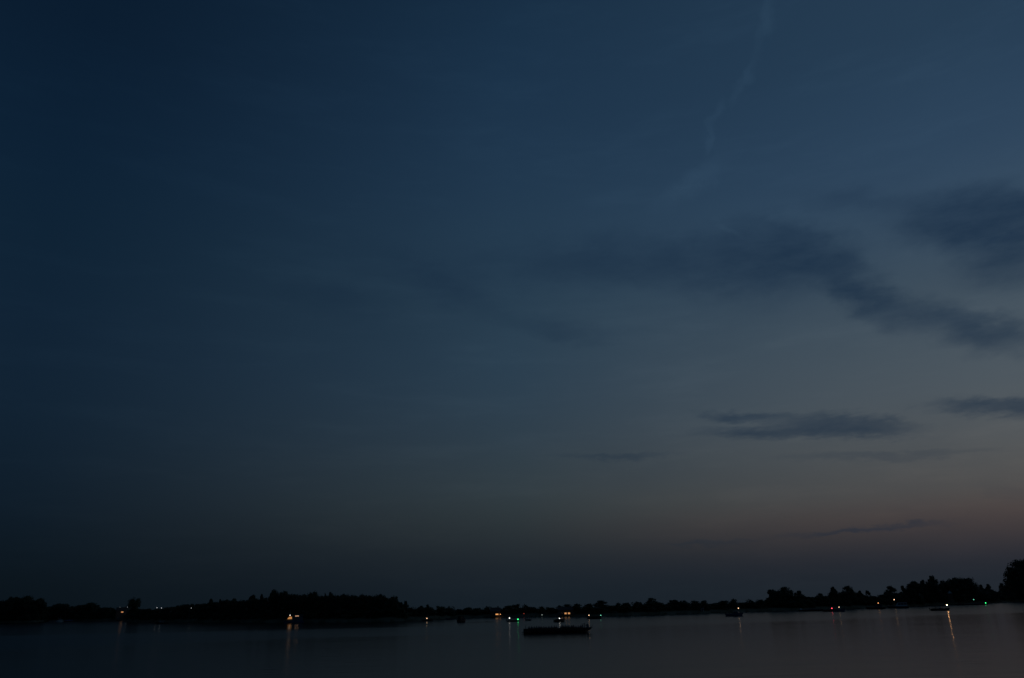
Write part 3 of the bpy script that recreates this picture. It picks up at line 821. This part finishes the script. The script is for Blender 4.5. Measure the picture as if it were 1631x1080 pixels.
lb = b = Boat('motor_boat', 1484, 1512, 972.6, 1, 0, 'open boat with the brightest lantern and two people aboard'); b.hull(2.6, .85, HULL_DARK, rise=.4).well(.1, .6).console(.5, .5).outboard(); b.lamp(1508.2, 963.9, WARM_B, .22)
LBM = Matrix.Translation(b.c) @ Matrix.Rotation(b.root.rotation_euler.z, 4, 'Z')
for px, lab in ((1489.5, 'dark person sitting at the stern of the lantern boat'), (1499, 'dark person sitting amidships in the lantern boat')):
    xl, _ = b.local(px, 968)
    person(SEATED[1 if px < 1495 else 3], LBM @ Vector((xl, 0, .98)), b.root.rotation_euler.z - math.pi/2, lab, None)
b = Boat('barge', 1525, 1573, 963.6, 1, 0, 'long low black barge with a green bow light near the right edge'); b.hull(4.2, .6, HULL_DARK, rise=.2, full=4).cover(.25, .85, .3, CANVAS_DARK); b.lamp(1570, 961.0, GREEN, .28); b.lamp(1551, 955, GREEN_D, .2, 'mast', 1.0)
xb, zb = b.local(1527, 962); MB().taper((xb-.6, xb+1.4, -1.1, 1.1), (xb-.4, xb+1.1, -1, 1), .58, 1.6).build('wheelhouse', HULL_RED, b.root)

# ------------------------------------------------------------------ shore lights and houses
def street_lamp(px, py, off, m, label, group=None, r=.22):
    a = azel(px, 975)[0]; rr = shore_r(a) + off; p = at_range(px, py, rr); z0 = bank_z(off) - .03
    o = empty('street_lamp', (p.x, p.y, z0), -math.atan2(p.x, p.y)); tag(o, label, 'street lamp', group)
    h = p.z - z0
    MB().tube((-.9, 0, 0), (-.9, 0, h+.25), .09, .05, 8).build('pole', METAL, o)
    MB().path([(-.9, 0, h+.2), (-.5, 0, h+.42), (0, 0, h+.4)], .04).build('arm', METAL, o)
    hd = MB().taper((-.22, .3, -.17, .17), (-.15, .22, -.1, .1), h+.27, h+.42).build('lamp_head', MOTOR, o)
    lo = bpy.data.objects.new('lamp', ball_mesh(r, m)); COL.objects.link(lo); lo.parent = hd; lo.location = (0, 0, h)
STL = glow('street_light', (.95, .95, 1), 1.0); STL_D = glow('street_light_dim', (.95, .95, 1), .55)
for px, py, m, lab in ((191, 967.4, STL_D, 'faint street lamp left of and above the lit orange window'), (203, 967.3, STL, 'white street lamp right of and above the lit orange window'),
                       (250, 968, STL, 'left one of the two bright white street lamps side by side'), (257.2, 968.5, STL, 'right one of the two bright white street lamps side by side'), (304.7, 968.6, STL_D, 'lone faint white street lamp right of the bright pair')):
    street_lamp(px, py, 11.5, m, lab, 'street lamps behind the left shore')
street_lamp(797, 978.4, 3, ORANGE, 'orange lamp on the far shore left of the white stern light')
street_lamp(834.5, 977.4, 3, RED_D, 'dim red lamp on the far shore right of the green boat light', None, .25)
street_lamp(863.3, 979.3, 3, PALE_D, 'dim pale lamp post on the far shore left of the lit windows', None, .25)
def house(px, off, wpx, wall_h, ridge, label, wall_m, wins, depth=7, front=0.0, gable_front=False, gable_m=None):
    a = azel(px, 975)[0]; rr = shore_r(a) + off; d = at_range(px, 975, rr); z0 = bank_z(off) - .1
    o = empty('house', (d.x, d.y, z0), -math.atan2(d.x, d.y) + front); tag(o, label, 'house')
    w = wpx * rr / F / 2
    MB().box(-w, w, 0, depth, 0, wall_h).build('wall', wall_m, o)
    rf = MB()
    if gable_front:
        g = MB(); g.v = [(-w, .0, wall_h+.003), (w, .0, wall_h+.003), (0, .0, ridge), (-w, .2, wall_h+.003), (w, .2, wall_h+.003), (0, .2, ridge)]
        g.f = [(0,1,2), (3,5,4), (0,3,4,1), (1,4,5,2), (2,5,3,0)]
        g.build('gable', gable_m or wall_m, o)
        ya, yb = -.01, depth+.35
        for sg in (-1, 1): rf.loft([[(sg*(w+.35), y, wall_h-.2), (0, y, ridge+.03), (0, y, ridge+.2), (sg*(w+.35), y, wall_h)] for y in (.21, yb)])
    else:
        for sg in (0, 1):
            y0, y1 = (-.35, depth/2) if sg == 0 else (depth+.35, depth/2)
            rf.loft([[(xx, y0, wall_h-.1), (xx, y1, ridge), (xx, y1, ridge+.18), (xx, y0, wall_h+.1)] for xx in (-w-.3, w+.3)])
    ro = rf.build('roof', TILE, o)
    MB().box(w*.45, w*.45+.7, depth*.5, depth*.5+.7, ridge-.6, ridge+1.0).build('chimney', BRICK, ro)
    dr = MB().box(-w*.1-.45, -w*.1+.45, -.06, -.003, .05, 2.1).build('door', WOOD, o)
    MB().tube((-w*.1+.3, -.09, 1.05), (-w*.1+.38, -.09, 1.05), .03).build('handle', METAL, dr)
    for (x, z, ww, wh, m) in wins:
        x = max(-w+ww/2+.1, min(w-ww/2-.1, x))
        fr = MB().box(x-ww/2-.1, x+ww/2+.1, -.05, -.003, z-wh/2-.1, z+wh/2+.1).build('window', HULL_WHITE, o)
        MB().box(x-ww/2, x+ww/2, -.09, -.052, z-wh/2, z+wh/2).build('pane', m, fr)
        MB().box(x-ww/2-.15, x+ww/2+.15, -.22, -.003, z-wh/2-.18, z-wh/2-.11).build('sill', RENDER_W, fr)
    return o, z0, rr
WIN_O = glow('lit_window_orange', (1, .42, .12), .9)
WIN_B = glow('lit_window_upper', (1, .45, .16), .5)
WIN_O2 = glow('lit_window_bright', (1, .45, .15), .6)
def zpix(px, py, off):
    rr = shore_r(azel(px, 975)[0]) + off
    return at_range(px, py, rr).z - (bank_z(off) - .1)
z = zpix(194.6, 974.9, 4)
house(194, 4, 14, z+1.3, z+4.0, 'brick house with one lit orange upper window between the trees at left', BRICK, [(.35, z, 1.9, .9, WIN_B), (-2.4, 1.5, 1.1, 1.2, GLASS), (2.2, 1.5, 1.1, 1.2, GLASS)])
z = zpix(901, 977, 3)
house(901, 3, 22, max(2.9, z+.9), z+3.2, 'low house on the far shore with a row of lit orange windows', BRICK, [(-2.1, z, .4, .5, WIN_O), (-.1, z, 1.1, .8, WIN_O2), (1.75, z, 1.1, .8, WIN_O2)])
z = zpix(791, 980, 3)
house(789, 3, 14, max(2.7, z+.9), max(2.7, z+.9)+2, 'small dark house on the far shore beside the orange lamp', BRICK, [(.9, max(1.2, z), 1.6, .6, WIN_O)])
for px, py, wpx, lab, m in ((1470, 944.2, 9, 'pale gabled house among trees left of the highest tree', BRICK), (1518.5, 940.3, 6, 'small pale gabled house under the wide tree crowns right of the lantern boat', BRICK), (1119, 968.6, 4, 'tiny pale gabled hut on the bank left of the lone blue motor boat', RENDER_W)):
    off = 5.5
    ridge = zpix(px, py, off)
    wh = max(1.6, ridge - wpx * .34)
    house(px, off, wpx, wh, ridge, lab, m, [(.9, min(1.6, wh*.6), .9, 1.0 if wh > 2.5 else .6, GLASS)], 6, 0, True, RENDER_W)
